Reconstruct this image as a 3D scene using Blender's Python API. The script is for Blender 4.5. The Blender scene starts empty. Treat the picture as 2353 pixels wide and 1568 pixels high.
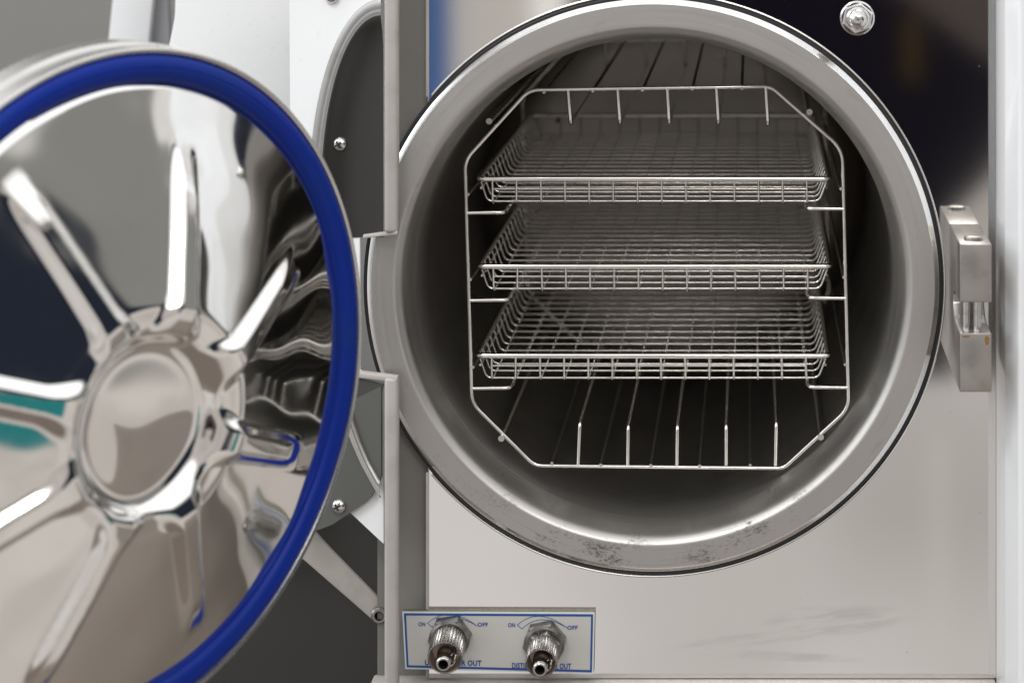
import bpy, bmesh, math, random
from mathutils import Vector, Matrix

random.seed(7)
K = 0.0002            # one drawing unit = 0.2 mm; all shapes below are given in drawing units
D = 6000.0            # camera distance to the flange face, drawing units
CX, CZ = 226.0, 1012.0
scene = bpy.context.scene
col = scene.collection
PI = math.pi


def at(px, py, y=0.0):
    """point at depth y that the photograph shows at px,py (2352 wide)"""
    s = (D + y) / D
    return Vector((CX + (px - 1726) * s, y, CZ - (py + 355) * s))


# ------------------------------------------------------------------ node helpers
class NB:
    def __init__(self, tree):
        self.t = tree
        self.n = tree.nodes
        self.l = tree.links

    def new(self, typ, **kw):
        nd = self.n.new(typ)
        for k, v in kw.items():
            setattr(nd, k, v)
        return nd

    def put(self, sock, v):
        if v is None:
            return
        if hasattr(v, 'is_output'):
            self.l.new(v, sock)
        else:
            sock.default_value = v

    def m(self, op, a, b=None, c=None, clamp=False):
        nd = self.new('ShaderNodeMath', operation=op, use_clamp=clamp)
        self.put(nd.inputs[0], a)
        self.put(nd.inputs[1], b)
        self.put(nd.inputs[2], c)
        return nd.outputs[0]

    def ss(self, x, a, b):
        """smoothstep from a to b (works for a > b as well)"""
        nd = self.new('ShaderNodeMapRange', interpolation_type='SMOOTHSTEP')
        self.put(nd.inputs[0], x)
        if a < b:
            v = (a, b, 0.0, 1.0)
        else:
            v = (b, a, 1.0, 0.0)
        for i in range(4):
            nd.inputs[1 + i].default_value = v[i]
        return nd.outputs[0]

    def mix(self, f, a, b, blend='MIX'):
        nd = self.new('ShaderNodeMix', data_type='RGBA', blend_type=blend)
        self.put(nd.inputs[0], f)
        for i, v in ((6, a), (7, b)):
            if isinstance(v, (tuple, list)):
                v = (v[0], v[1], v[2], 1.0)
            self.put(nd.inputs[i], v)
        return nd.outputs[2]

    def noise(self, vec, scale, detail=3.0, rough=0.55):
        nd = self.new('ShaderNodeTexNoise')
        if vec is not None:
            self.l.new(vec, nd.inputs['Vector'])
        nd.inputs['Scale'].default_value = scale
        nd.inputs['Detail'].default_value = detail
        nd.inputs['Roughness'].default_value = rough
        return nd.outputs[0]

    def comb(self, x, y, z):
        nd = self.new('ShaderNodeCombineXYZ')
        for i, v in enumerate((x, y, z)):
            self.put(nd.inputs[i], v)
        return nd.outputs[0]

    def sep(self, v):
        nd = self.new('ShaderNodeSeparateXYZ')
        self.l.new(v, nd.inputs[0])
        return nd.outputs

    def bump(self, h, strength, dist):
        nd = self.new('ShaderNodeBump')
        nd.inputs['Strength'].default_value = strength
        nd.inputs['Distance'].default_value = dist
        self.l.new(h, nd.inputs['Height'])
        return nd.outputs[0]


def material(name, color, metallic=0.0, rough=0.4, build=None, **kw):
    m = bpy.data.materials.new(name)
    m.use_nodes = True
    nb = NB(m.node_tree)
    p = nb.n['Principled BSDF']
    p.inputs['Base Color'].default_value = (*color, 1)
    p.inputs['Metallic'].default_value = metallic
    p.inputs['Roughness'].default_value = rough
    for k, v in kw.items():
        p.inputs[k.replace('_', ' ')].default_value = v
    if build:
        build(nb, p)
    return m


def objco(nb):
    return nb.new('ShaderNodeTexCoord').outputs['Object']


def worn(base, dark, scale, amt, r0, r1, bump=0.0, bscale=None):
    """uneven colour and gloss for metal and paint"""
    def f(nb, p):
        co = objco(nb)
        n = nb.noise(co, scale, 5)
        n2 = nb.noise(co, scale * 6.3, 3)
        k = nb.ss(n, 0.45, 0.8)
        nb.l.new(nb.mix(nb.m('MULTIPLY', k, amt), base, dark), p.inputs['Base Color'])
        rr = nb.m('MULTIPLY_ADD', nb.m('MULTIPLY_ADD', n2, 0.4, nb.m('MULTIPLY', n, 0.6)), r1 - r0, r0)
        nb.l.new(rr, p.inputs['Roughness'])
        if bump:
            nb.l.new(nb.bump(nb.noise(co, bscale or scale * 20, 2), bump, 0.0002), p.inputs['Normal'])
    return f


def flange_build(nb, p):
    co = objco(nb)
    x, y, z = nb.sep(co)
    r = nb.m('SQRT', nb.m('ADD', nb.m('MULTIPLY', x, x), nb.m('MULTIPLY', z, z)))
    ang = nb.m('ARCTAN2', z, x)
    # turned lathe rings
    ring = nb.noise(nb.comb(nb.m('MULTIPLY', r, 1.0), nb.m('MULTIPLY', ang, 0.0012), 0.0), 900, 3, 0.7)
    pol = nb.comb(nb.m('MULTIPLY', r, 1.6), nb.m('MULTIPLY', ang, 0.085), 0.0)
    blotch = nb.noise(pol, 70, 3, 0.6)
    speck = nb.noise(pol, 620, 6, 0.78)
    wide = nb.noise(pol, 26, 2, 0.5)
    # grime gathers low on the flange, in wiped patches
    low = nb.m('MULTIPLY', nb.ss(z, -0.06, -0.125), nb.ss(wide, 0.40, 0.62))
    g1 = nb.m('MULTIPLY', nb.ss(nb.m('MULTIPLY_ADD', blotch, 0.45, nb.m('MULTIPLY', speck, 0.55)), 0.50, 0.62), low)
    g2 = nb.m('MULTIPLY', nb.ss(blotch, 0.58, 0.75), 0.25)
    ln = nb.m('MULTIPLY', nb.ss(ring, 0.60, 0.74), 0.45)
    grime = nb.m('MAXIMUM', nb.m('MULTIPLY', g1, 0.9), nb.m('MAXIMUM', g2, ln))
    base = nb.mix(nb.noise(co, 14, 2), (0.47, 0.455, 0.435), (0.57, 0.555, 0.535))
    c = nb.mix(grime, base, (0.11, 0.098, 0.086))
    nb.l.new(c, p.inputs['Base Color'])
    rr = nb.m('ADD', nb.m('MULTIPLY_ADD', ring, 0.18, 0.34), nb.m('MULTIPLY', grime, 0.3))
    nb.l.new(rr, p.inputs['Roughness'])
    nb.l.new(nb.bump(nb.m('ADD', ring, nb.m('MULTIPLY', speck, 0.4)), 0.10, 0.0003), p.inputs['Normal'])


def chamber_build(nb, p):
    co = objco(nb)
    x, y, z = nb.sep(co)
    fine = nb.noise(co, 1500, 2)
    blotch = nb.noise(co, 22, 5, 0.6)
    speck = nb.noise(co, 260, 2)
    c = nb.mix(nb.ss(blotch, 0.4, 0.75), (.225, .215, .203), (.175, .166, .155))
    # light falloff put into the colour: bright at the mouth, darker deeper in
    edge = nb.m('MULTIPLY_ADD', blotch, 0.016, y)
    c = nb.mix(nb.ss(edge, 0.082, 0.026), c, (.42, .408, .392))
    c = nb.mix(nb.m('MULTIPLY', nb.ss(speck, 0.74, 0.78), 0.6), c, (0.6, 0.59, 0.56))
    nb.l.new(c, p.inputs['Base Color'])
    nb.l.new(nb.m('MULTIPLY_ADD', blotch, 0.12, 0.40), p.inputs['Roughness'])
    nb.l.new(nb.bump(fine, 0.08, 0.0002), p.inputs['Normal'])


def panel_build(nb, p):
    co = objco(nb)
    x, y, z = nb.sep(co)
    cloud = nb.noise(co, 7, 3)
    # wiped smears running across the sheet, low down
    sm = nb.noise(nb.comb(nb.m('MULTIPLY', x, 0.16), 0.0, nb.m('MULTIPLY_ADD', x, -0.12, z)), 160, 5, 0.65)
    def patch(xc, zc, rx, rz, slope):
        dx = nb.m('DIVIDE', nb.m('SUBTRACT', x, xc), rx)
        dz = nb.m('DIVIDE', nb.m('SUBTRACT', nb.m('MULTIPLY_ADD', nb.m('SUBTRACT', x, xc), -slope, z), zc), rz)
        q = nb.m('SQRT', nb.m('ADD', nb.m('MULTIPLY', dx, dx), nb.m('MULTIPLY', dz, dz)))
        return nb.ss(nb.m('MULTIPLY_ADD', nb.noise(co, 40, 3), .5, q), 1.25, .75)
    zone = nb.m('MAXIMUM', patch(.082, -.1545, .042, .0085, .05), nb.m('MAXIMUM', patch(.045, -.163, .05, .004, .10), patch(.055, -.171, .05, .003, -.04)))
    smear = nb.m('MULTIPLY', nb.ss(sm, 0.36, 0.60), zone)
    speck = nb.ss(nb.noise(co, 330, 2), 0.765, 0.79)
    c = nb.mix(cloud, (0.86, 0.845, 0.83), (0.80, 0.785, 0.77))
    c = nb.mix(nb.m('MULTIPLY', smear, 0.15), c, (0.50, 0.47, 0.44))
    c = nb.mix(nb.m('MULTIPLY', speck, 0.4), c, (0.30, 0.28, 0.26))
    nb.l.new(c, p.inputs['Base Color'])
    rr = nb.m('ADD', nb.m('MULTIPLY', smear, 0.16), nb.m('MULTIPLY_ADD', speck, 0.3, 0.045))
    nb.l.new(rr, p.inputs['Roughness'])
    wav = nb.noise(co, 9, 1)
    nb.l.new(nb.bump(wav, 0.02, 0.002), p.inputs['Normal'])


M = {}
M['flange'] = material('turned_steel', (.55, .53, .51), 1.0, .3, flange_build)
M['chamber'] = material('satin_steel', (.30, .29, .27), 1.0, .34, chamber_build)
M['chamfer'] = material('polished_chamfer_steel', (.92, .91, .90), 1.0, .17)
M['backwall'] = material('satin_back_wall', (.40, .38, .355), 1.0, .42, worn((.36, .335, .305), (.28, .26, .235), 22, .7, .36, .5, .06, 1200))
M['panel'] = material('polished_sheet_steel', (.85, .83, .81), 1.0, .05, panel_build)
M['door'] = material('mirror_steel', (.86, .85, .83), 1.0, .04, worn((.87, .86, .84), (.76, .75, .73), 24, .7, .02, .13))
M['rim'] = material('brushed_rim_steel', (.62, .61, .59), 1.0, .25, worn((.66, .65, .63), (.5, .49, .47), 40, .6, .18, .36))
M['wire'] = material('drawn_wire', (.70, .68, .63), 1.0, .16, worn((.90, .88, .83), (.55, .52, .47), 90, .6, .07, .18))
M['wire_thin'] = material('thin_wire', (.66, .64, .59), 1.0, .18, worn((.74, .715, .665), (.38, .36, .325), 120, .7, .08, .2))
M['wire_dull'] = material('dull_wire', (.34, .325, .30), 1.0, .32, worn((.36, .345, .32), (.20, .188, .17), 90, .8, .24, .42))  # darker wire for the long and side rods
M['cut'] = material('cut_wire_end', (.50, .48, .45), .7, .45, worn((.52, .50, .47), (.35, .33, .31), 300, .6, .4, .6))
M['gasket'] = material('blue_silicone', (.002, .02, .20), 0, .45, worn((.0015, .021, .245), (.004, .03, .195), 26, .7, .36, .56, .06, 300),
                       Subsurface_Weight=0.0, Specular_IOR_Level=.2)
M['rubber'] = material('black_seal', (.012, .011, .013), 0, .5)
M['white'] = material('white_enamel', (.78, .79, .80), 0, .28, worn((.80, .815, .83), (.73, .74, .75), 18, .6, .22, .36))
M['gloss_white'] = material('glossy_white_plastic', (.76, .775, .79), 0, .07, worn((.76, .775, .79), (.73, .745, .76), 9, .5, .14, .22), Coat_Weight=.5, Coat_Roughness=.08, IOR=1.5)
M['beige'] = material('beige_enamel', (.50, .475, .44), 0, .42, worn((.42, .398, .368), (.31, .288, .26), 60, .7, .36, .52, .05, 500))
M['grey_frame'] = material('grey_painted_steel', (.19, .182, .168), 0, .5, worn((.20, .192, .178), (.16, .152, .14), 25, .6, .42, .56, .04, 600))
M['reflected_dark'] = material('reflected_dark_tone', (.10, .10, .098), 1.0, .2, worn((.085, .082, .078), (.065, .063, .06), 12, .6, .26, .36))  # this and the next material stand in for a reflection in the cover
M['reflected_rim'] = material('reflected_rim_tone', (.36, .355, .345), .8, .45, worn((.38, .375, .365), (.27, .265, .255), 70, .7, .38, .55, .08, 500))
M['grey_plate'] = material('grey_plate', (.125, .128, .12), .4, .35, worn((.13, .133, .125), (.105, .108, .102), 14, .6, .3, .4))
M['latch'] = material('machined_latch_steel', (.46, .44, .41), .9, .38, worn((.42, .40, .375), (.28, .258, .23), 90, .8, .22, .42, .10, 900))
M['chrome'] = material('bright_plated_steel', (.80, .79, .78), 1.0, .12, worn((.66, .65, .645), (.45, .44, .43), 150, .6, .08, .2))
M['valve'] = material('nickel_fitting', (.44, .43, .41), 1.0, .24, worn((.30, .292, .28), (.18, .172, .16), 200, .8, .18, .36))
M['bore'] = material('bronze_bore', (.40, .33, .28), .8, .4)
M['hole'] = material('dark_hole', (.01, .009, .009), 0, .6)
M['label'] = material('label_sheet', (.50, .49, .465), 0, .35, worn((.52, .51, .485), (.46, .45, .425), 40, .5, .28, .4))
M['label_edge'] = material('label_margin', (.68, .69, .70), 0, .4)
M['ink'] = material('blue_ink', (.014, .072, .27), 0, .4)
M['brass'] = material('worn_edge', (.12, .115, .085), .3, .6, worn((.15, .142, .10), (.05, .047, .035), 500, .9, .5, .7))
M['rust'] = material('rust_stain', (.22, .115, .03), 0, .8)
M['wall'] = material('grey_wall', (.27, .265, .255), 0, .8, worn((.27, .265, .255), (.24, .235, .225), 3, .5, .7, .85))
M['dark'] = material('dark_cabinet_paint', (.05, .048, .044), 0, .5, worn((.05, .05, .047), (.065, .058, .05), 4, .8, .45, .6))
M['lilac'] = material('lilac_grey_paint', (.34, .335, .36), 0, .6)
M['counter'] = material('counter_laminate', (.15, .125, .105), 0, .4, worn((.16, .132, .11), (.12, .10, .085), 9, .6, .35, .5))


# ------------------------------------------------------------------ object helpers
def tag(o, label=None, cat=None, group=None, kind=None):
    for k, v in (('label', label), ('category', cat), ('group', group), ('kind', kind)):
        if v:
            o[k] = v
    return o


def empty(name, loc):
    o = bpy.data.objects.new(name, None)
    o.location = Vector(loc) * K
    o.empty_display_size = 0.01
    col.objects.link(o)
    return o


def world_of(o):
    m = Matrix.LocRotScale(o.location, o.rotation_euler, o.scale)
    if o.parent:
        m = world_of(o.parent) @ o.matrix_parent_inverse @ m
    return m


def obj(name, bm, mats, parent=None, smooth=40, label=None):
    """link a bmesh (drawn in drawing units, world position) as one mesh object"""
    if not isinstance(mats, (list, tuple)):
        mats = [mats]
    bmesh.ops.scale(bm, vec=(K, K, K), verts=bm.verts)
    me = bpy.data.meshes.new(name)
    bm.to_mesh(me)
    bm.free()
    for m in mats:
        me.materials.append(m)
    if smooth:
        for p in me.polygons:
            p.use_smooth = True
        me.set_sharp_from_angle(angle=math.radians(smooth))
    o = bpy.data.objects.new(name, me)
    col.objects.link(o)
    if parent:
        o.parent = parent
        o.matrix_parent_inverse = world_of(parent).inverted()
    if label:
        o['label'] = label
    return o


def lathe(bm, prof, seg=160, o=(0, 0, 0), ax=None, e1=None, e2=None, mat=0, wobble=None, phase=0.0):
    """revolve (r, h) pairs about the axis ax through o; default axis is depth"""
    o = Vector(o)
    ax = Vector(ax) if ax is not None else Vector((0, 1, 0))
    e1 = Vector(e1) if e1 is not None else Vector((1, 0, 0))
    e2 = Vector(e2) if e2 is not None else Vector((0, 0, 1))
    rows = []
    for r, h in prof:
        if r < 1e-6:
            rows.append([bm.verts.new(o + ax * h)])
            continue
        row = []
        for i in range(seg):
            a = 2 * PI * i / seg + phase
            rr = r * (wobble(i, r, h) if wobble else 1)
            row.append(bm.verts.new(o + ax * h + (e1 * math.cos(a) + e2 * math.sin(a)) * rr))
        rows.append(row)
    fs = []
    for A, B in zip(rows, rows[1:]):
        for i in range(seg):
            j = (i + 1) % seg
            q = [A[i % len(A)], A[j % len(A)], B[j % len(B)], B[i % len(B)]]
            u = []
            for v in q:
                if v not in u:
                    u.append(v)
            if len(u) > 2:
                f = bm.faces.new(u)
                f.material_index = mat
                fs.append(f)
    return fs


def fillet(pts, rad, n=5, closed=False):
    pts = [Vector(p) for p in pts]
    out = []
    N = len(pts)
    for i, p in enumerate(pts):
        if not closed and i in (0, N - 1):
            out.append(p)
            continue
        a = pts[i - 1] - p
        b = pts[(i + 1) % N] - p
        la, lb = a.length, b.length
        a.normalize()
        b.normalize()
        ang = a.angle(b)
        if ang > PI - 0.02:
            out.append(p)
            continue
        r = rad[i] if isinstance(rad, (list, tuple)) else rad
        t = min(r / math.tan(ang / 2), la * .49, lb * .49)
        rr = t * math.tan(ang / 2)
        c = p + (a + b).normalized() * (rr / math.sin(ang / 2))
        s, e = (p + a * t) - c, (p + b * t) - c
        for k in range(n + 1):
            d = s.normalized().slerp(e.normalized(), k / n) * rr if s.length > 1e-6 else s
            out.append(c + d)
    return out


def tube(bm, pts, r, seg=8, closed=False, caps=True, mat=0):
    pts = [Vector(p) for p in pts]
    N = len(pts)
    tans = []
    for i in range(N):
        if closed:
            t = pts[(i + 1) % N] - pts[i - 1]
        else:
            t = pts[min(i + 1, N - 1)] - pts[max(i - 1, 0)]
        tans.append(t.normalized())
    t0 = tans[0]
    ref = Vector((0, 0, 1)) if abs(t0.z) < .9 else Vector((1, 0, 0))
    nrm = t0.cross(ref).normalized()
    rows = []
    prev = t0
    for p, t in zip(pts, tans):
        q = prev.rotation_difference(t)
        nrm = (q @ nrm)
        nrm = (nrm - t * nrm.dot(t)).normalized()
        b = t.cross(nrm)
        rows.append([bm.verts.new(p + (nrm * math.cos(2 * PI * k / seg) + b * math.sin(2 * PI * k / seg)) * r) for k in range(seg)])
        prev = t
    last = N if closed else N - 1
    for i in range(last):
        A, B = rows[i], rows[(i + 1) % N]
        off = 0
        if closed and i == N - 1:
            off = min(range(seg), key=lambda s: sum((A[k].co - B[(k + s) % seg].co).length for k in range(seg)))
        for k in range(seg):
            f = bm.faces.new((A[k], A[(k + 1) % seg], B[(k + 1 + off) % seg], B[(k + off) % seg]))
            f.material_index = mat
    if caps and not closed:
        bm.faces.new(rows[0][::-1]).material_index = mat
        bm.faces.new(rows[-1]).material_index = mat


def prism(bm, poly, vec, mat=0, bevel=0.0, bseg=2):
    """extrude a planar polygon along vec"""
    vec = Vector(vec)
    a = [bm.verts.new(Vector(p)) for p in poly]
    b = [bm.verts.new(Vector(p) + vec) for p in poly]
    n = len(a)
    fs = [bm.faces.new(a), bm.faces.new(b[::-1])]
    for i in range(n):
        fs.append(bm.faces.new((a[i], b[i], b[(i + 1) % n], a[(i + 1) % n])))
    for f in fs:
        f.material_index = mat
    bmesh.ops.recalc_face_normals(bm, faces=fs)
    if bevel:
        es = list({e for f in fs for e in f.edges})
        bmesh.ops.bevel(bm, geom=es, offset=bevel, segments=bseg, affect='EDGES', profile=.5, clamp_overlap=True)


def box(bm, x0, x1, y0, y1, z0, z1, bevel=0.0, mat=0, bseg=2):
    prism(bm, [(x0, y0, z0), (x1, y0, z0), (x1, y0, z1), (x0, y0, z1)], (0, y1 - y0, 0), mat, bevel, bseg)


def B():
    return bmesh.new()


# ================================================================== the sterilizer
ster = empty('steam_sterilizer', (0, 0, -900))
tag(ster, 'stainless steel steam sterilizer with open round chamber and blue-sealed door swung open', 'sterilizer')

# --- chamber flange: turned face, bright outer chamfer, rounded lip
bm = B()
LIP, RC = 597.0, 561.0
lip = [(595.5, .3), (592.5, 1.4), (589, 3.8), (585.5, 7), (582, 10.8), (578.8, 15.2), (576, 21), (573, 30), (569.8, 44), (566.5, 62), (563, 88), (RC, 118)]
lathe(bm, [(646.5, 0), (630, 0), (612, 0), (604, 0), (598, 0)] + lip, 256)
fl = obj('chamber_flange', bm, M['flange'], ster, 30)
bm = B()
lathe(bm, [(659, 80), (659.5, 17), (658.5, 13), (648, 1.2), (646.5, 0)], 256)
obj('polished_chamfer', bm, M['chamfer'], fl, 25)
# --- chamber shell and back wall
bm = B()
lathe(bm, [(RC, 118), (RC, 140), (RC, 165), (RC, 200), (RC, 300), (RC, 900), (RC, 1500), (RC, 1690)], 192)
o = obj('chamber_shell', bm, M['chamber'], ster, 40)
bm = B()
lathe(bm, [(RC, 1690), (553, 1730), (530, 1770), (490, 1803), (420, 1828), (320, 1842), (180, 1849), (0, 1850)], 192)
o = obj('back_wall', bm, M['backwall'], ster, 40)
bm = B()
pc = at(1276, 268, 1838)
lathe(bm, [(0, -12), (18, -12), (24, -8), (26, 0), (26, 12)], 24, (pc.x, 1842, pc.z))
obj('sensor_port', bm, M['hole'], o, 40)
# --- black seal and the folded collar of the sheet around it
bm = B()
lathe(bm, [(656, 24), (657, 18), (664, 17), (668, 20), (669, 30)], 192)
obj('flange_seal', bm, M['rubber'], ster, 40)


def arc_pts(r, a0, a1, n, y):
    return [Vector((r * math.cos(a0 + (a1 - a0) * i / n), y, r * math.sin(a0 + (a1 - a0) * i / n))) for i in range(n + 1)]


# --- polished front panel: flat sheet with the round opening reaching past its left edge
XL, XR = -517.0, 789.0
ZT, ZB = 1350.0, at(0, 1556, 20).z
HR = 669.0
a_top = math.acos(XL / HR)
bm = B()
outl = [(XL, 20, ZT), (XR, 20, ZT), (XR, 20, ZB), (XL, 20, ZB)] + arc_pts(HR, -a_top, a_top, 190, 20)
outl = [Vector(p) for p in outl]
outl = outl[:4] + outl[4:]
prism(bm, outl, (0, 6, 0))
obj('front_panel', bm, M['panel'], ster, 30)
bm = B()
tube(bm, arc_pts(671.5, a_top - .02, -a_top + .02, 190, 19), 2.6, 8)
obj('opening_trim', bm, M['rim'], ster, 40)
# thin bright edge where the panel ends on the left
zc = math.sqrt(HR ** 2 - XL ** 2) + 8
for za, zb in ((zc, ZT), (ZB, -zc)):
    bm = B()
    box(bm, XL - 7, XL, 16, 30, za, zb, 1.5)
    obj('panel_edge', bm, M['beige'], ster, 40)

# --- grey painted frame strip beside the panel
bm = B()
XS = -640.0
hr = 662.0
a_r = math.acos((XL - 7) / hr)
a_l = math.acos(XS / hr)
for sgn in (1, -1):
    arc = [Vector((p.x, 48, sgn * p.z)) for p in arc_pts(hr, a_r, a_l, 24, 48)]
    poly = [Vector((XS, 48, sgn * 1350)), Vector((XL - 7, 48, sgn * 1350))] + arc + [Vector((XS, 48, arc[-1].z))]
    prism(bm, poly, (0, 8, 0))
obj('frame_strip', bm, M['grey_frame'], ster, 30)

# --- bottom ledge under the panel
bm = B()
box(bm, -650, XR, -30, 60, ZB - 90, ZB - 3, 7)
obj('bottom_ledge', bm, M['beige'], ster, 40)

# --- white side fascia standing forward on the right
bm = B()
fx0, fy0 = 790.0, -183.0
poly = [(fx0, 60, -1400), (fx0, fy0 + 2, -1400), (fx0 + 1.5, fy0 - 3, -1400), (fx0 + 4, fy0 - 8, -1400), (fx0 + 22, fy0 - 64, -1400), (fx0 + 25, fy0 - 69, -1400),
        (fx0 + 31, fy0 - 71, -1400), (852, fy0 - 71, -1400), (860, fy0 - 66, -1400), (862, 60, -1400)]
prism(bm, poly, (0, 0, 2800))
obj('side_fascia', bm, M['gloss_white'], ster, 50)

# --- cap nut on the panel
nut = at(1969, 42, 20)
bm = B()
lathe(bm, [(40, 0), (40, -4), (36, -6), (0, -6)], 40, nut)
lathe(bm, [(37, -6), (37, -20), (33.5, -25), (30, -26), (0, -26)], 6, nut, phase=.35)
o = obj('hex_nut', bm, M['chrome'], ster, 25)
bm = B()
lathe(bm, [(27, -26), (27, -30), (23, -34), (22, -48), (19, -58), (12, -64), (0, -66)], 40, nut)
obj('domed_cap', bm, M['chrome'], o, 40)

# --- latch block with pins, right of the flange
bm = B()
lx0, lx1 = 681.5, 752.0
z1, z0 = 140.0, -184.0
zg1, zg0 = 12.0, -55.0
yf = -283.0
# back web, full height, with two jaws reaching forward and a sloped waist behind the pins
prof = [(20, z1), (20, z0), (yf, z0), (yf, zg0), (-170, zg0), (-120, zg0 + 10), (-92, zg0 + 34), (-92, zg1 - 12), (-130, zg1), (yf, zg1), (yf, z1)]
prism(bm, [(lx0, y, z) for y, z in prof], (lx1 - lx0, 0, 0), 0, 3)
latch = obj('latch_block', bm, M['latch'], ster, 35)
for dx in (19, 43):
    bm = B()
    yy = yf + 62 - (dx - 19) * .6
    tube(bm, [(lx0 + dx, yy, zg0 - 10), (lx0 + dx, yy, zg1 + 10)], 8.5, 20)
    obj('latch_pin', bm, M['chrome'], latch, 40)
for (yy, zz, s_) in ((yf + 62, z1, 1), (yf + 62, z0, -1)):
    bm = B()
    lathe(bm, [(0, 9 * s_), (17, 9 * s_), (21, 7 * s_), (22, 4 * s_), (21, 1 * s_), (22, -2 * s_)], 28, (lx0 + 36, yy, zz), (0, 0, 1), (1, 0, 0), (0, 1, 0))
    obj('pin_head', bm, M['latch'], latch, 40)
rnd_ = random.Random(5)
for (x0, x1, zz0, zz1) in ((3, 24, -10, -5), (54, 66, -28, -6)):
    bm = B()
    n = 14
    pts = []
    for k in range(n):
        a = 2 * PI * k / n
        pts.append((lx0 + (x0 + x1) / 2 + math.cos(a) * (x1 - x0) / 2 * rnd_.uniform(.6, 1.1), yf - .6, zg0 + (zz0 + zz1) / 2 + math.sin(a) * (zz1 - zz0) / 2 * rnd_.uniform(.6, 1.1)))
    bm.faces.new([bm.verts.new(p) for p in pts])
    obj('rust_stain', bm, M['rust'], latch, 0)

# --- label plate with printed border, arcs and words
ly = 0.0
bm = B()
corn = [at(924, 1403, ly), at(1366, 1405, ly), at(1363, 1547, ly), at(931, 1535, ly)]
prism(bm, corn, (0, 19.4, 0), 0)
for f in bm.faces:
    if abs(f.normal.y) < .5:
        f.material_index = 1
label = obj('label_plate', bm, [M['label_edge'], M['brass']], ster, 0)


def quad_at(bm, pts, y):
    vs = [bm.verts.new(at(px, py, ly) + Vector((0, y, 0))) for px, py in pts]
    f = bm.faces.new(vs)
    f.normal_update()
    if f.normal.y > 0:
        f.normal_flip()


def lp(u, v):
    """point on the label, u across 0..1, v down 0..1"""
    a = Vector((924, 1403)).lerp(Vector((1366, 1405)), u)
    b = Vector((931, 1535)).lerp(Vector((1363, 1547)), u)
    return tuple(a.lerp(b, v))


bm = B()
quad_at(bm, [lp(.012, .04), lp(.988, .04), lp(.988, .96), lp(.012, .96)], -.6)
obj('label_face', bm, M['label'], label, 0)
bm = B()
e0, e1, f0, f1 = .008, .0185, .03, .068
quad_at(bm, [lp(e0, f0), lp(1 - e0, f0), lp(1 - e1, f1), lp(e1, f1)], -1.2)
quad_at(bm, [lp(e0, 1 - f0), lp(1 - e0, 1 - f0), lp(1 - e1, 1 - f1), lp(e1, 1 - f1)], -1.2)
quad_at(bm, [lp(e0, f0), lp(e1, f1), lp(e1, 1 - f1), lp(e0, 1 - f0)], -1.2)
quad_at(bm, [lp(1 - e0, f0), lp(1 - e1, f1), lp(1 - e1, 1 - f1), lp(1 - e0, 1 - f0)], -1.2)
obj('blue_border', bm, M['ink'], label, 0)


def strip(bm, pts, w, y):
    for (a, b) in zip(pts, pts[1:]):
        a, b = Vector(a), Vector(b)
        t = (b - a).normalized()
        n = Vector((-t.y, t.x)) * w / 2
        a2, b2 = a - t * w * .2, b + t * w * .2
        quad_at(bm, [tuple(a2 + n), tuple(b2 + n), tuple(b2 - n), tuple(a2 - n)], y - random.random() * .2)


def bez(p0, p1, p2, n=14):
    out = []
    for i in range(n + 1):
        t = i / n
        out.append(tuple((1 - t) ** 2 * p0[k] + 2 * t * (1 - t) * p1[k] + t * t * p2[k] for k in (0, 1)))
    return out


bm = B()
for dx, dy in ((0, 0), (206, 4)):
    P = lambda x, y: (x + dx, y + dy)
    strip(bm, bez(P(982, 1430), P(1030, 1387), P(1096, 1436)), 1.3, -1.2)
    strip(bm, bez(P(993, 1439), P(1033, 1398), P(1096, 1436)), 1.3, -1.2)
    strip(bm, [P(982, 1430), P(993, 1439)], 1.3, -1.2)
obj('dial_arcs', bm, M['ink'], label, 0)


def words(txt, x0, x1, ymid, h, slope=0.0, bold=.03):
    """printed words between x0 and x1 (px on the label plane) as flat mesh"""
    cu = bpy.data.curves.new('t', 'FONT')
    cu.body = txt
    cu.size = 1.0
    cu.offset = bold
    cu.space_character = 1.1
    tmp = bpy.data.objects.new('t', cu)
    col.objects.link(tmp)
    dg = bpy.context.evaluated_depsgraph_get()
    me = bpy.data.meshes.new_from_object(tmp.evaluated_get(dg))
    bpy.data.objects.remove(tmp)
    bpy.data.curves.remove(cu)
    xs = [v.co.x for v in me.vertices]
    ys = [v.co.y for v in me.vertices]
    mx, Mx, my, My = min(xs), max(xs), min(ys), max(ys)
    for v in me.vertices:
        u = (v.co.x - mx) / (Mx - mx)
        w = (v.co.y - my) / (My - my)
        px = x0 + (x1 - x0) * u
        py = ymid + h / 2 - h * w + slope * (px - x0)
        v.co = (at(px, py, ly) + Vector((0, -1.4, 0)))
    return me


bm = B()
for a in (('ON', 961, 977, 1432, 9.5), ('OFF', 1097, 1121, 1433, 9.5), ('ON', 1167, 1183, 1434, 9.5), ('OFF', 1303, 1327, 1440, 9.5),
          ('USED WATER OUT', 976, 1106, 1520, 13, .012, .035), ('DISTILLED WATER OUT', 1176, 1312, 1527, 13, .012, .035)):
    me = words(*a)
    bm.from_mesh(me)
    bpy.data.meshes.remove(me)
obj('lettering', bm, M['ink'], label, 0)


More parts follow.
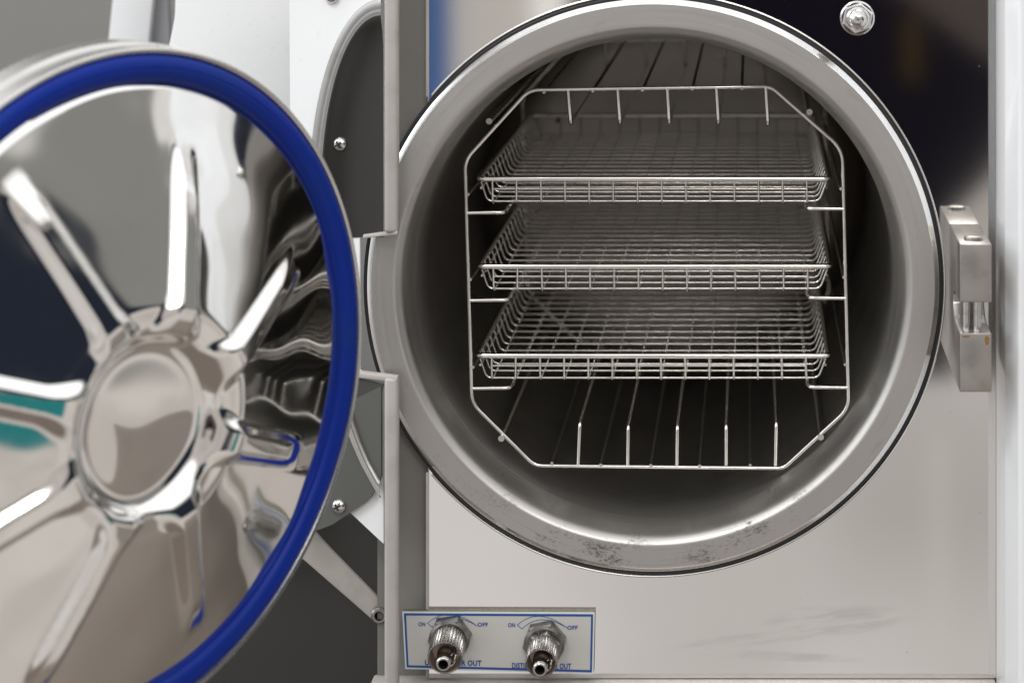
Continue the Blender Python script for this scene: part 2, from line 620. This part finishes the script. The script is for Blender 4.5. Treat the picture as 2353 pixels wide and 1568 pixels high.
# --- drain valves on the label
def make_valve(nx, ny, tilt, rs, lab):
    c = at(nx, ny, ly) + Vector((0, 0, 3))
    v = empty('drain_valve', c)
    v.parent = ster
    v.matrix_parent_inverse = world_of(ster).inverted()
    v['label'] = lab
    dr_ = math.radians(10)
    ax = Vector((0, -math.cos(dr_), -math.sin(dr_)))
    a1, a2 = Vector((1, 0, 0)), Vector((0, -math.sin(dr_), math.cos(dr_)))
    bm = B()
    lathe(bm, [(51, -6), (51, 14), (48, 19), (40, 21), (30, 21)], 6, c, ax, a1, a2, phase=tilt)
    lathe(bm, [(47, 18), (40, 22), (36, 22)], 40, c, ax, a1, a2)
    lathe(bm, [(39, 18), (39, 36), (35, 40), (20, 40)], 6, c, ax, a1, a2, phase=tilt + .1)
    obj('hex_nut', bm, M['valve'], v, 25)
    bm = B()
    N = 108
    kn = lambda i, r, h: 1.0 if (r < rs - 2.5) else (1.0 if i % 3 else .945)
    lathe(bm, [(rs - 6, 28), (rs - 1, 32), (rs, 36), (rs, 103), (rs - 1.2, 106), (rs - 3, 107), (rs - 4.5, 105), (rs - 7, 66), (10, 64)], N, c, ax, a1, a2, wobble=kn)
    for f in bm.faces:
        cc = f.calc_center_median() - c
        if cc.dot(ax) > 55 and math.hypot(cc.x, cc.dot(a2)) < rs - 3.5:
            f.material_index = 1
    obj('knurled_sleeve', bm, [M['valve'], M['bore']], v, 28)
    bm = B()
    lathe(bm, [(20, 64), (20, 92), (19, 99), (15, 104), (14, 114), (17, 121), (17, 132), (16, 136), (14.5, 137.5), (11.5, 137.5), (10.6, 135)], 40, c, ax, a1, a2)
    lathe(bm, [(10.6, 135), (10.4, 90), (0, 90)], 40, c, ax, a1, a2, mat=1)
    obj('hose_barb', bm, [M['chrome'], M['hole']], v, 35)
    bm = B()
    q = lambda x, h, z: c + ax * h + a1 * x + a2 * z
    tube(bm, fillet([q(18, 68, 14), q(25, 100, 4), q(20, 108, -14), q(10, 104, -22)], 10), 2.2, 8)
    obj('spring_clip', bm, M['chrome'], v, 40)
    return v


make_valve(1034, 1462, .12, 40, 'left drain valve under the first dial arc')
make_valve(1251, 1474, .2, 36, 'right drain valve under the second dial arc')

# --- folded side cover left of the chamber: bar, upper plate, lower plate
bar_y = -62.0
xb0, xb1 = at(882, 0, bar_y).x, at(914, 0, bar_y).x
zu, zl = at(0, 536, bar_y).z, at(0, 868, bar_y).z
bm = B()
box(bm, xb0, xb1, bar_y, bar_y + 34, zu, 1350, 9, 0, 3)
box(bm, xb0, xb1, bar_y, bar_y + 34, -1350, zl, 9, 0, 3)
obj('cover_edge', bm, M['beige'], ster, 50)


def plane_pt(px, py):
    """point on the oblique cover sheet running left and back from the bar"""
    # sheet plane: y = bar_y + 30 + slope * (X - xb0), slope < 0
    lo = -0.28
    x = xb0
    y = bar_y + 30
    for _ in range(12):
        p = at(px, py, y)
        y = bar_y + 30 + lo * (p.x - xb0)
    return at(px, py, y)


nrm_plate = Vector((-.28, -1, 0)).normalized()


def sheet(bm, pxs, off, thick, mat=0, bevel=0.0):
    prism(bm, [plane_pt(*p) + nrm_plate * off for p in pxs], -nrm_plate * thick, mat, bevel)


# polished backing sheet; the white room it reflects is put into its paint
bm = B()
sheet(bm, [(663, -300), (881, -300), (881, 538), (826, 546), (826, 850), (881, 868), (881, 1248), (760, 1135), (690, 1100), (668, 540)], 0, 6)
obj('cover_sheet', bm, M['white'], ster, 30)
# round rim mirrored in the upper cover, its reflection built as a dished plate
outer = [(881, -2), (845, 18), (805, 52), (775, 98), (752, 152), (736, 215), (725, 285), (718, 360), (716, 440), (722, 500), (740, 546), (881, 538)]
bm = B()


def rim_rows(bm, rows, mats):
    """rows: list of (list of points); skins consecutive open rows"""
    vr = [[bm.verts.new(p) for p in r] for r in rows]
    for k, (A, Bv) in enumerate(zip(vr, vr[1:])):
        for i in range(len(A) - 1):
            f = bm.faces.new((A[i], A[i + 1], Bv[i + 1], Bv[i]))
            f.material_index = mats[k]
    return vr


def shrink(pts, d, cx=881, cy=440):
    """move the curve of a quarter-round outline inwards by d px"""
    out = []
    for (x, y) in pts:
        rx, ry = 881 - 716.0, 440 + 2.0
        t = math.atan2((cy - y) / ry, (cx - x) / rx)
        out.append((cx - (rx - d * 1.0) * math.cos(t), cy - (ry - d * 1.35) * math.sin(t)))
    return out


curve = []
for i in range(41):
    t = PI / 2 * (1 - i / 40)
    curve.append((881 - 165 * math.cos(t), 440 - 442 * math.sin(t)))
curve.append((722, 500))
curve.append((738, 545))


def inset(d):
    out = []
    for i in range(41):
        t = PI / 2 * (1 - i / 40)
        out.append((881 - (165 - d) * math.cos(t), 440 - (442 - d * 1.3) * math.sin(t)))
    out.append((722 + d * .95, 500))
    out.append((738 + d * .9, 545))
    return out


levels = [(0, 0), (0, 13), (2, 15.5), (16, 16), (17, 15.4), (19, 16), (25, 15.8), (26, 15.2), (28, 15.6), (33, 15), (38, 13.6), (45, 11.2), (54, 8.2), (66, 5.2), (82, 2.6), (105, .9), (150, .2)]
rows = [[plane_pt(*p) + nrm_plate * h for p in inset(d)] for d, h in levels]
rows.append([plane_pt(881, p[1]) + nrm_plate * .3 for p in inset(150)])
rim_rows(bm, rows, [0] * 8 + [1] * 9)
bmesh.ops.recalc_face_normals(bm, faces=bm.faces)
plate = obj('mirrored_rim_plate', bm, [M['reflected_rim'], M['reflected_dark']], ster, 60)
# lower plate with rounded corner and a folded upper edge
bm = B()
low = [(690, 960), (815, 916), (881, 884), (881, 1090), (866, 1120), (858, 1138), (842, 1152), (800, 1180), (770, 1200), (740, 1212), (690, 1218)]
sheet(bm, low, 14, 8, 0)
obj('lower_plate', bm, M['grey_plate'], ster, 30)
# lower part of the mirrored rim, its reflection built as a curving strip
bm = B()
o_in = [(806, 905), (822, 965), (838, 1012), (856, 1055), (881, 1100)]
o_out = [(786, 912), (797, 960), (815, 1010), (838, 1062), (862, 1106), (881, 1138)]
oi = fillet([Vector((x, y, 0)) for x, y in o_in], 80, 6)
oo = fillet([Vector((x, y, 0)) for x, y in o_out], 80, 6)


def resample(pts, n):
    L = [0]
    for a, b in zip(pts, pts[1:]):
        L.append(L[-1] + (b - a).length)
    out = []
    for k in range(n):
        t = L[-1] * k / (n - 1)
        j = max(i for i in range(len(L)) if L[i] <= t + 1e-9)
        j = min(j, len(pts) - 2)
        f = (t - L[j]) / max(L[j + 1] - L[j], 1e-9)
        out.append(pts[j].lerp(pts[j + 1], f))
    return out


oi, oo = resample(oi, 24), resample(oo, 24)
rows = []
for f, h in ((0, 14), (0, 20), (.15, 25), (.4, 27), (.6, 26), (.62, 23), (.65, 24), (.95, 23), (1, 20), (1, 14)):
    rows.append([plane_pt(*(a.lerp(b, f).xy)) + nrm_plate * h for a, b in zip(oi, oo)])
rim_rows(bm, rows, [0] * 9)
bmesh.ops.recalc_face_normals(bm, faces=bm.faces)
obj('mirrored_band', bm, M['rim'], ster, 40)
# folded top edge of the lower cover
bm = B()
pa, pb = plane_pt(815, 852), at(913, 872, bar_y)
prism(bm, [plane_pt(815, 849) + nrm_plate * 20, at(913, 866, bar_y), at(913, 879, bar_y), plane_pt(815, 862) + nrm_plate * 20], (0, 30, 0), 0, 3)
obj('fold_edge', bm, M['beige'], ster, 40)
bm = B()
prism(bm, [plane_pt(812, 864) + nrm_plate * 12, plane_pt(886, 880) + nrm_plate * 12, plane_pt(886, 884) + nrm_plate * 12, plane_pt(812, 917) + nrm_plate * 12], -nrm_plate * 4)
obj('fold_shade', bm, M['dark'], ster, 0)  # dark sheet standing in for the shade inside the fold
# foot of the upper cover
bm = B()
prism(bm, [plane_pt(838, 538) + nrm_plate * 12, at(913, 530, bar_y), at(913, 539, bar_y), plane_pt(838, 546) + nrm_plate * 12], (0, 28, 0), 0, 2)
obj('fold_edge', bm, M['beige'], ster, 40)


def cross_screw(px, py, r=17.0, h=8.0):
    c = plane_pt(px, py) + nrm_plate * h
    a1 = Vector((0, 0, 1)).cross(nrm_plate).normalized()
    a2 = Vector((0, 0, 1))
    bm = B()
    lathe(bm, [(r, -8), (r, 2), (r * .93, 6), (r * .7, 10), (r * .4, 12.5), (0, 13.2)], 36, c, nrm_plate, a1, a2)
    s = obj('screw', bm, M['chrome'], ster, 60)
    bm = B()
    for t in (.5, .5 + PI / 2):
        d = a1 * math.cos(t) + a2 * math.sin(t)
        e = a1 * -math.sin(t) + a2 * math.cos(t)
        q = c + nrm_plate * (12.4 + .3 * (t > 1))
        prism(bm, [q + d * r * .5 + e * 2.2, q - d * r * .5 + e * 2.2, q - d * r * .5 - e * 2.2, q + d * r * .5 - e * 2.2], nrm_plate * 1.2)
    obj('cross_slot', bm, M['hole'], s, 0)


cross_screw(783, 331, h=3)
cross_screw(785, 1158, h=15)
cross_screw(764, -9, h=3)

# brace arm of the door running down to a socket bolt by the bar
bm = B()
yA = 60
prism(bm, [at(560, 1075, yA), at(640, 1130, yA), at(760, 1262, yA), at(888, 1392, yA), at(888, 1452, yA), at(700, 1288, yA), at(560, 1180, yA)], (0, 16, 0), 0, 4)
brace = obj('door_brace', bm, M['beige'], ster, 40)
bm = B()
c = at(873, 1409, yA - 2)
lathe(bm, [(19, 0), (19, -14), (16, -18), (11, -18)], 30, c)
lathe(bm, [(11, -18), (10.5, -2), (0, -2)], 6, c, mat=1)
obj('socket_bolt', bm, [M['valve'], M['hole']], brace, 35)

# ================================================================== the door (swung open)
DC = Vector((-984.0, -977.0, -41.3))
da, db = -2.16867736, 0.0423965
dd = Vector((math.cos(da), math.sin(da), 0))
du = Vector((-math.sin(db) * math.sin(da), math.sin(db) * math.cos(da), math.cos(db)))
dn_ = du.cross(dd).normalized()
dr = -dd                     # towards the hinge (right in the photograph)
door = empty('chamber_door', DC)
door.parent = ster
door.matrix_parent_inverse = world_of(ster).inverted()
door['label'] = 'round mirror-polished door with eight pressed ribs and blue gasket'

hub_off = (-66.0, -26.0)       # pressed pattern sits a little off the rim centre


def sst(x, a, b):
    t = max(0, min(1, (x - a) / (b - a)))
    return t * t * (3 - 2 * t)


def door_h(x, y):
    """height of the pressed sheet above the door plane"""
    r = math.hypot(x, y)
    hx, hy = x - hub_off[0], y - hub_off[1]
    q = math.hypot(hx, hy)
    h = 205 * (1 - min(1, (r / 600) ** 1.18)) + 2
    # hub: ring bead, flat boss
    k = 1 - sst(q, 150, 235)
    h = h * (1 - k) + (118 + 11 * (1 - (min(q, 150) / 150) ** 2)) * k
    h += 17 * math.exp(-((q - 172) / 24) ** 2)
    # hand-pressed sheet: slight waves
    h += .6 * math.sin(x * .029 + 1.3 * math.sin(y * .017)) + .5 * math.sin(y * .036 + x * .013 + 2) + .4 * math.sin((x - y) * .024 + .7)
    # eight ribs
    th = math.atan2(hx, hy)
    best = 0
    for k in range(8):
        a = math.radians(18 + 45 * k)
        along = hx * math.sin(a) + hy * math.cos(a)
        acr = hx * math.cos(a) - hy * math.sin(a)
        if along <= 0:
            continue
        w = 42 - 6 * (along / 500) + 24 * (1 - sst(along, 170, 250))
        e = sst(along, 150, 215) * (1 - sst(along, 430, 545))
        prof = 1 - sst(abs(acr), w * .34, w)
        best = max(best, e * prof)
    h += 19 * best
    # edge land
    e = sst(r, 588, 606)
    return h * (1 - e) - 3 * e


bm = B()
NR, NT = 150, 560
Rmax = 612.0
grid = []
for i in range(1, NR + 1):
    r = Rmax * i / NR
    row = []
    for j in range(NT):
        a = 2 * PI * j / NT
        x, y = r * math.cos(a), r * math.sin(a)
        row.append(bm.verts.new(DC + dr * x + du * y + dn_ * door_h(x, y)))
    grid.append(row)
cv = bm.verts.new(DC + dn_ * door_h(0, 0))
for j in range(NT):
    bm.faces.new((cv, grid[0][j], grid[0][(j + 1) % NT]))
for A, Bv in zip(grid, grid[1:]):
    for j in range(NT):
        bm.faces.new((A[j], Bv[j], Bv[(j + 1) % NT], A[(j + 1) % NT]))
obj('ribbed_liner', bm, M['door'], door, 0)
me = door.children[0].data if door.children else None
for o in bpy.data.objects:
    if o.name == 'ribbed_liner':
        for p in o.data.polygons:
            p.use_smooth = True
bm = B()
lathe(bm, [(602, -8), (601, 3), (604, 9), (611, 14), (621, 17), (625, 17.2), (626.2, 16.2), (627.4, 17.2), (632, 16.5), (642, 13), (649, 8), (653, 0), (653, -12)], 256, DC, dn_, dr, du)
obj('door_gasket', bm, M['gasket'], door, 60, 'thick royal blue silicone sealing ring')
bm = B()
lathe(bm, [(640, -8), (653, 1), (656, 6), (662, 8), (666, 5), (666, -3), (665, -40), (668, -44), (672, -48), (673, -92), (668, -98), (655, -102), (640, -104)], 256, DC, dn_, dr, du)
obj('door_rim', bm, M['rim'], door, 30)
bm = B()
lathe(bm, [(645, -100), (600, -128), (480, -160), (300, -182), (0, -190)], 128, DC, dn_, dr, du)
obj('door_shell', bm, M['grey_plate'], door, 40)

# ================================================================== wire rack in the chamber
RY0, RY1 = 180.0, 1725.0
rack = empty('wire_rack', (0, RY0, -430))
tag(rack, 'polished wire rack frame standing inside the round chamber, holding three trays', 'rack')
oct_px = [(1215, 207), (1770, 199), (1935, 343), (1949, 938), (1800, 1075), (1228, 1069), (1084, 926), (1068, 368)]
octp = [at(x, y, RY0) for x, y in oct_px]


def frame_at(name, y):
    bm = B()
    pts = [Vector((p.x, y, p.z)) for p in octp]
    tube(bm, fillet(pts, [55, 45, 75, 60, 35, 45, 65, 60], 7, True), 4.6, 12, True)
    return obj(name, bm, M['wire'], rack, 60)


frame_at('front_frame', RY0)
frame_at('rear_frame', RY1)


def rod(px, py, r, name='long_rod', y0=RY0 - 4):
    p = at(px, py, RY0)
    bm = B()
    tube(bm, [(p.x, y0, p.z), (p.x, RY1 + 4, p.z)], r, 12)
    for f in bm.faces:
        if len(f.verts) > 4:
            f.material_index = 1
    obj(name, bm, [M['wire'] if name == 'corner_rod' else M['wire_dull'], M['cut']], rack, 40)


for px, py in ((1124, 278), (1859, 257), (1152, 1005), (1885, 1002)):
    rod(px, py, 7.6, 'corner_rod', RY0 - 8)
for px, py in ((1250, 212), (1362, 209), (1476, 207), (1590, 205), (1704, 204), (1268, 1062), (1380, 1066), (1495, 1067), (1607, 1068), (1723, 1067)):
    rod(px, py, 3.6, 'long_rod', RY0 - 6)
for px, py in ((1076, 446), (1081, 641), (1087, 842), (1931, 433), (1938, 636), (1941, 836)):
    rod(px, py, 3.6, 'side_rod', RY0 - 6)
# U-shaped hanger pins: down from the frame, back through the chamber and up again
for (x0, x1, ya, yb) in ((1305, 1311, 206, 285), (1419, 1424, 205, 284), (1533, 1537, 203, 283), (1646, 1650, 202, 285), (1759, 1764, 201, 288),
                         (1328, 1332, 1066, 970), (1442, 1443, 1067, 977), (1555, 1556, 1068, 977), (1668, 1668, 1068, 976), (1781, 1783, 1069, 970)):
    a, b = at(x0, ya, RY0), at(x1, yb, RY0)
    bm = B()
    pts = [a, b, Vector((b.x, RY1, b.z)), Vector((a.x, RY1, a.z))]
    tube(bm, fillet(pts, 14, 5), 4.6, 10)
    obj('hanger_pin', bm, M['wire'], rack, 60)
# tray runners: stub from the upright, then back along the chamber
for (xa, xb, py) in ((1073, 1160, 489), (1079, 1168, 690), (1086, 1174, 892), (1938, 1852, 480), (1944, 1856, 685), (1946, 1856, 890)):
    a, b = at(xa, py, RY0), at(xb, py - 1, RY0)
    bm = B()
    pts = [a, b, Vector((b.x, RY1, b.z)), Vector((a.x, RY1, a.z))]
    tube(bm, fillet(pts, 16, 5), 4.8, 10)
    obj('tray_runner', bm, M['wire'], rack, 60)

# ================================================================== wire trays
TY0, TY1 = 205.0, 1660.0
S_T = (D + TY0) / D


def make_tray(py_rim):
    rimc = at(0, py_rim, TY0).z
    xl, xr = at(1092, 0, TY0).x + 6, at(1911, 0, TY0).x - 6
    t = empty('wire_tray', (0, TY0, rimc - 60))
    bm = B()
    pts = [(xl, TY0, rimc), (xr, TY0, rimc), (xr, TY1, rimc), (xl, TY1, rimc)]
    tube(bm, fillet([Vector(p) for p in pts], 15, 6, True), 7.0, 12, True)
    obj('tray_rim', bm, M['wire'], t, 60)
    zf = rimc - 54
    rnd = random.Random(3)
    # cross wires: up one side, across the floor, up the other
    bm = B()
    n = 18
    for k in range(n):
        y = TY0 + 10 + (TY1 - TY0 - 24) * k / (n - 1)
        j = rnd.uniform(-1.2, 1.2)
        pts = [(xl + 5, y, rimc - 3), (xl + 22, y + j, zf), (xr - 24, y - j, zf + rnd.uniform(-1, 1)), (xr - 5, y, rimc - 3)]
        tube(bm, fillet([Vector(p) for p in pts], 17, 5), 2.75, 8)
    obj('cross_wires', bm, M['wire_thin'], t, 60)
    # long wires: up the front, along the floor, up the back
    bm = B()
    n = 14
    xa, xb = at(1131, 0, TY0).x, at(1853, 0, TY0).x
    for k in range(n):
        x = xa + (xb - xa) * k / (n - 1)
        j = rnd.uniform(-1.2, 1.2)
        pts = [(x, TY0 - 3, rimc - 3), (x + j, TY0 + 2, zf - 4.6), (x + rnd.uniform(-2, 2), TY1 - 10, zf - 4.6), (x, TY1 - 2, rimc - 3)]
        tube(bm, fillet([Vector(p) for p in pts], 9, 4), 2.75, 8)
    # stiffening wires along both sides
    for x in (xl + 8, xr - 8):
        tube(bm, [(x, TY0 - 2, rimc - 21), (x, TY1, rimc - 21)], 3.2, 8)
    obj('long_wires', bm, M['wire_thin'], t, 60)
    # front crossing wire welded to the uprights
    bm = B()
    tube(bm, [(xa - 3, TY0 + 3, rimc - 24), (xb + 3, TY0 + 3, rimc - 24)], 2.3, 8)
    obj('front_wire', bm, M['wire_thin'], t, 60)
    return t


def copy_tree(o, dz):
    c = o.copy()
    col.objects.link(c)
    c.location = o.location + Vector((0, 0, dz))
    for ch in list(o.children):
        k = ch.copy()
        col.objects.link(k)
        k.parent = c
        k.matrix_parent_inverse = ch.matrix_parent_inverse.copy()
    return c


tray = make_tray(411)
z_at = lambda py: at(0, py, TY0).z * K
labs = ('top wire tray, on the uppermost runners under the hanging pins',
        'middle wire tray, between the other two trays in the rack',
        'bottom wire tray, lowest of the three above the empty chamber floor')
tag(tray, labs[0], 'wire tray', 'wire trays stacked in the rack')
for py, lab, dx in ((612, labs[1], 2), (817, labs[2], -2)):
    c = copy_tree(tray, z_at(py) - z_at(411))
    c.location.x += dx * K
    tag(c, lab, 'wire tray', 'wire trays stacked in the rack')

# ================================================================== what stands behind
bm = B()
box(bm, -6000, 4000, 3200, 3260, -2600, 4200)
tag(obj('wall', bm, M['wall'], None, 0), kind='structure')
bm = B()
box(bm, -6000, 4000, -1000, 3200, -1560, -1500)
tag(obj('counter', bm, M['counter'], None, 0), kind='structure')

yb = 700
bm = B()
prism(bm, [at(412, -420, yb), at(690, -420, yb), at(690, 1150, yb), at(392, 1150, yb), at(386, 110, yb), at(400, 40, yb)], (0, 500, 0), 0, 8)
tag(obj('white_cabinet', bm, M['white'], None, 40), 'plain white cabinet panel seen behind the open door, left of the cover', 'cabinet')
yb = 1500
post = empty('tilted_post', at(300, 300, yb))
tag(post, 'narrow white post leaning to the right behind the door, before the grey wall', 'post')
bm = B()
prism(bm, [at(300, -420, yb), at(394, -420, yb), at(318, 320, yb), at(225, 320, yb)], (0, 40, 0), 0, 6)
obj('post_front', bm, M['white'], post, 40)
bm = B()
prism(bm, [at(355, -420, yb + 60), at(366, -420, yb + 60), at(400, 320, yb + 60), at(316, 320, yb + 60)], (0, 40, 0), 0, 4)
obj('post_side', bm, M['lilac'], post, 40)
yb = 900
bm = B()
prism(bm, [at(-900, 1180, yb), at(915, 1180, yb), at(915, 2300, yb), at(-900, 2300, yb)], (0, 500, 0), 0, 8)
tag(obj('dark_cabinet', bm, M['dark'], None, 40), 'dark grey cabinet behind the lower half of the open door', 'cabinet')

# ================================================================== world: the room around, as light only
w = bpy.data.worlds.new('World')
scene.world = w
w.use_nodes = True
nb = NB(w.node_tree)
bg = nb.n['Background']
dirv = nb.new('ShaderNodeTexCoord').outputs['Generated']
x, y, z = nb.sep(dirv)
n1 = nb.noise(dirv, 2.2, 3)
wall = nb.mix(nb.ss(n1, .35, .65), (.43, .40, .375), (.55, .51, .48))
c = nb.mix(nb.ss(z, -.30, -.75), wall, (.20, .165, .14))
# grey wall beyond the machine and to its right
beyond = nb.m('MULTIPLY', nb.ss(nb.m('MULTIPLY_ADD', x, .8, y), .05, .35), nb.ss(z, -.16, -.06))
c = nb.mix(beyond, c, (.25, .245, .23))
# tones added for the door's reflections, first dark navy at the right
navy = nb.m('MULTIPLY', nb.m('MULTIPLY', nb.ss(x, .60, .66), nb.ss(nb.m('MULTIPLY_ADD', z, .5, y), -.02, -.08)), nb.m('MULTIPLY', nb.ss(z, .34, .28), nb.ss(z, -.17, -.10)))
c = nb.mix(navy, c, (.018, .022, .035))
ratio = nb.m('DIVIDE', y, nb.m('MAXIMUM', x, .05))
fr = nb.ss(x, .35, .5)
darkr = nb.m('MULTIPLY', nb.m('MULTIPLY', nb.ss(ratio, .30, .38), fr), nb.m('MULTIPLY', nb.ss(z, .29, .25), nb.ss(z, -.35, -.25)))
c = nb.mix(darkr, c, nb.mix(nb.ss(nb.noise(dirv, 5, 1), .45, .6), (.028, .026, .024), (.07, .06, .052)))
whiter = nb.m('MULTIPLY', nb.m('MULTIPLY', nb.ss(ratio, .25, .30), fr), nb.ss(nb.m('MULTIPLY_ADD', ratio, .25, z), .375, .40))
whiter = nb.m('MAXIMUM', whiter, nb.m('MULTIPLY', nb.m('MULTIPLY', nb.ss(y, -.03, -.07), fr), nb.ss(z, .40, .43)))
c = nb.mix(whiter, c, (.80, .78, .765))
teal = nb.m('MULTIPLY', nb.m('MULTIPLY', nb.ss(x, .74, .78), nb.ss(x, .9, .86)), nb.m('MULTIPLY', nb.ss(z, -.3, -.26), nb.ss(z, -.12, -.16)))
teal2 = nb.m('MULTIPLY', teal, nb.ss(y, .05, 0))
low = nb.m('MULTIPLY', nb.ss(x, .3, .5), nb.m('MULTIPLY', nb.ss(z, -.10, -.17), nb.ss(z, -.97, -.82)))
c = nb.mix(low, c, nb.mix(nb.ss(n1, .4, .6), (.64, .595, .56), (.54, .495, .455)))
under = nb.m('MULTIPLY', nb.m('MULTIPLY', nb.ss(ratio, .40, .60), fr), nb.ss(z, -.28, -.36))  # shade below the machine, put into the world colour
c = nb.mix(under, c, (.032, .029, .026))
c = nb.mix(teal2, c, (.02, .20, .21))
c = nb.mix(nb.ss(z, .43, .52), c, (1.3, 1.3, 1.31))
left = nb.m('MULTIPLY', nb.ss(x, -.35, -.8), nb.ss(z, -.45, -.1))
c = nb.mix(nb.m('MULTIPLY', left, .7), c, (.85, .87, .90))
win = nb.m('MULTIPLY', nb.m('MULTIPLY', nb.ss(x, -.55, -.7), nb.ss(z, .10, .2)), nb.ss(z, .75, .6))
c = nb.mix(win, c, (2.6, 2.7, 2.8))
# what stands in front of the machine, seen in its polished panel
fy = nb.m('MAXIMUM', nb.m('MULTIPLY', y, -1), .02)
u = nb.m('MULTIPLY_ADD', nb.m('DIVIDE', x, fy), 6000, 1726)
v = nb.m('MULTIPLY_ADD', nb.m('DIVIDE', z, fy), -6000, -355)
front = nb.ss(y, -.5, -.7)


def rect(u0, u1, v0, v1, s):
    a = nb.m('MULTIPLY', nb.ss(u, u0 - s, u0 + s), nb.ss(u, u1 + s, u1 - s))
    b = nb.m('MULTIPLY', nb.ss(v, v0 - s, v0 + s), nb.ss(v, v1 + s, v1 - s))
    return nb.m('MULTIPLY', nb.m('MULTIPLY', a, b), front)


def disc(uc, vc, r, s):
    du_ = nb.m('SUBTRACT', u, uc)
    dv_ = nb.m('SUBTRACT', v, vc)
    q = nb.m('SQRT', nb.m('ADD', nb.m('MULTIPLY', du_, du_), nb.m('MULTIPLY', dv_, dv_)))
    return nb.m('MULTIPLY', nb.ss(q, r + s, r - s), front)


pale = rect(900, 1330, -2500, 500, 60)
c = nb.mix(nb.m('MULTIPLY', pale, .5), c, (.62, .585, .54))
c = nb.mix(rect(1225, 1300, -900, 300, 22), c, (.98, .95, .90))
c = nb.mix(rect(600, 1036, -2500, 500, 10), c, (.035, .10, .27))
low_pink = rect(-2500, 4000, 860, 4000, 60)
c = nb.mix(low_pink, c, nb.mix(nb.ss(nb.noise(dirv, 9, 2), .38, .62), (.575, .543, .52), (.68, .652, .63)))
c = nb.mix(nb.m('MULTIPLY', rect(700, 1420, 1050, 4000, 260), .45), c, (.76, .74, .72))
c = nb.mix(nb.m('MULTIPLY', rect(1900, 3000, 860, 1330, 170), .55), c, (.36, .335, .31))
c = nb.mix(nb.m('MULTIPLY', rect(2140, 2176, 990, 1500, 24), .5), c, (.66, .62, .575))
blk = nb.m('MAXIMUM', rect(1315, 2196, -900, 868, 16), disc(1930, 130, 440, 10))
c = nb.mix(blk, c, (.007, .006, .010))
diag = nb.ss(nb.m('SUBTRACT', nb.m('MULTIPLY_ADD', nb.m('SUBTRACT', u, 2090), .75, 0.0), v), -14, 14)
c = nb.mix(nb.m('MULTIPLY', nb.m('MULTIPLY', diag, rect(1900, 2600, -1500, 300, 10)), .9), c, (.075, .062, .056))
c = nb.mix(nb.m('MULTIPLY', rect(2085, 2108, 40, 190, 16), .55), c, (.12, .075, .01))
nb.l.new(c, bg.inputs['Color'])
bg.inputs['Strength'].default_value = 1.0


def area(name, loc, target, sx, sy, power, color):
    ld = bpy.data.lights.new(name, 'AREA')
    ld.shape = 'RECTANGLE'
    ld.size, ld.size_y = sx, sy
    ld.energy = power
    ld.color = color
    o = bpy.data.objects.new(name, ld)
    o.location = Vector(loc)
    o.rotation_euler = (Vector(target) - Vector(loc)).to_track_quat('-Z', 'Y').to_euler()
    col.objects.link(o)
    return o


area('front_fill', (.30, -1.45, 1.05), (.0, .1, -.05), .6, .25, 6.0, (1, .97, .93))  # added soft light to lift the chamber; no such lamp is seen
area('ceiling_lamp', (-.55, -.75, 1.15), (.1, 0, 0), .5, .22, 7.0, (1, .985, .96))

# ================================================================== camera
cam = bpy.data.cameras.new('camera')
co = bpy.data.objects.new('camera', cam)
col.objects.link(co)
co.location = Vector((CX, -D, CZ)) * K
co.rotation_euler = (PI / 2, 0, 0)
cam.sensor_width = 36
cam.lens = 36 * D / 2352
cam.shift_x = -(1726 - 1176) / 2352
cam.shift_y = -(355 + 784) / 2352
cam.clip_start = .01
cam.clip_end = 50
cam.dof.use_dof = True
cam.dof.focus_distance = (D + 60) * K
cam.dof.aperture_fstop = 9.5
scene.camera = co

scene.view_settings.view_transform = 'Standard'
scene.view_settings.look = 'None'
scene.view_settings.exposure = 0
cy = scene.cycles
cy.max_bounces = 10
cy.glossy_bounces = 8
cy.diffuse_bounces = 3
cy.caustics_reflective = True
cy.blur_glossy = .3
cy.sample_clamp_indirect = 6
cy.use_denoising = True
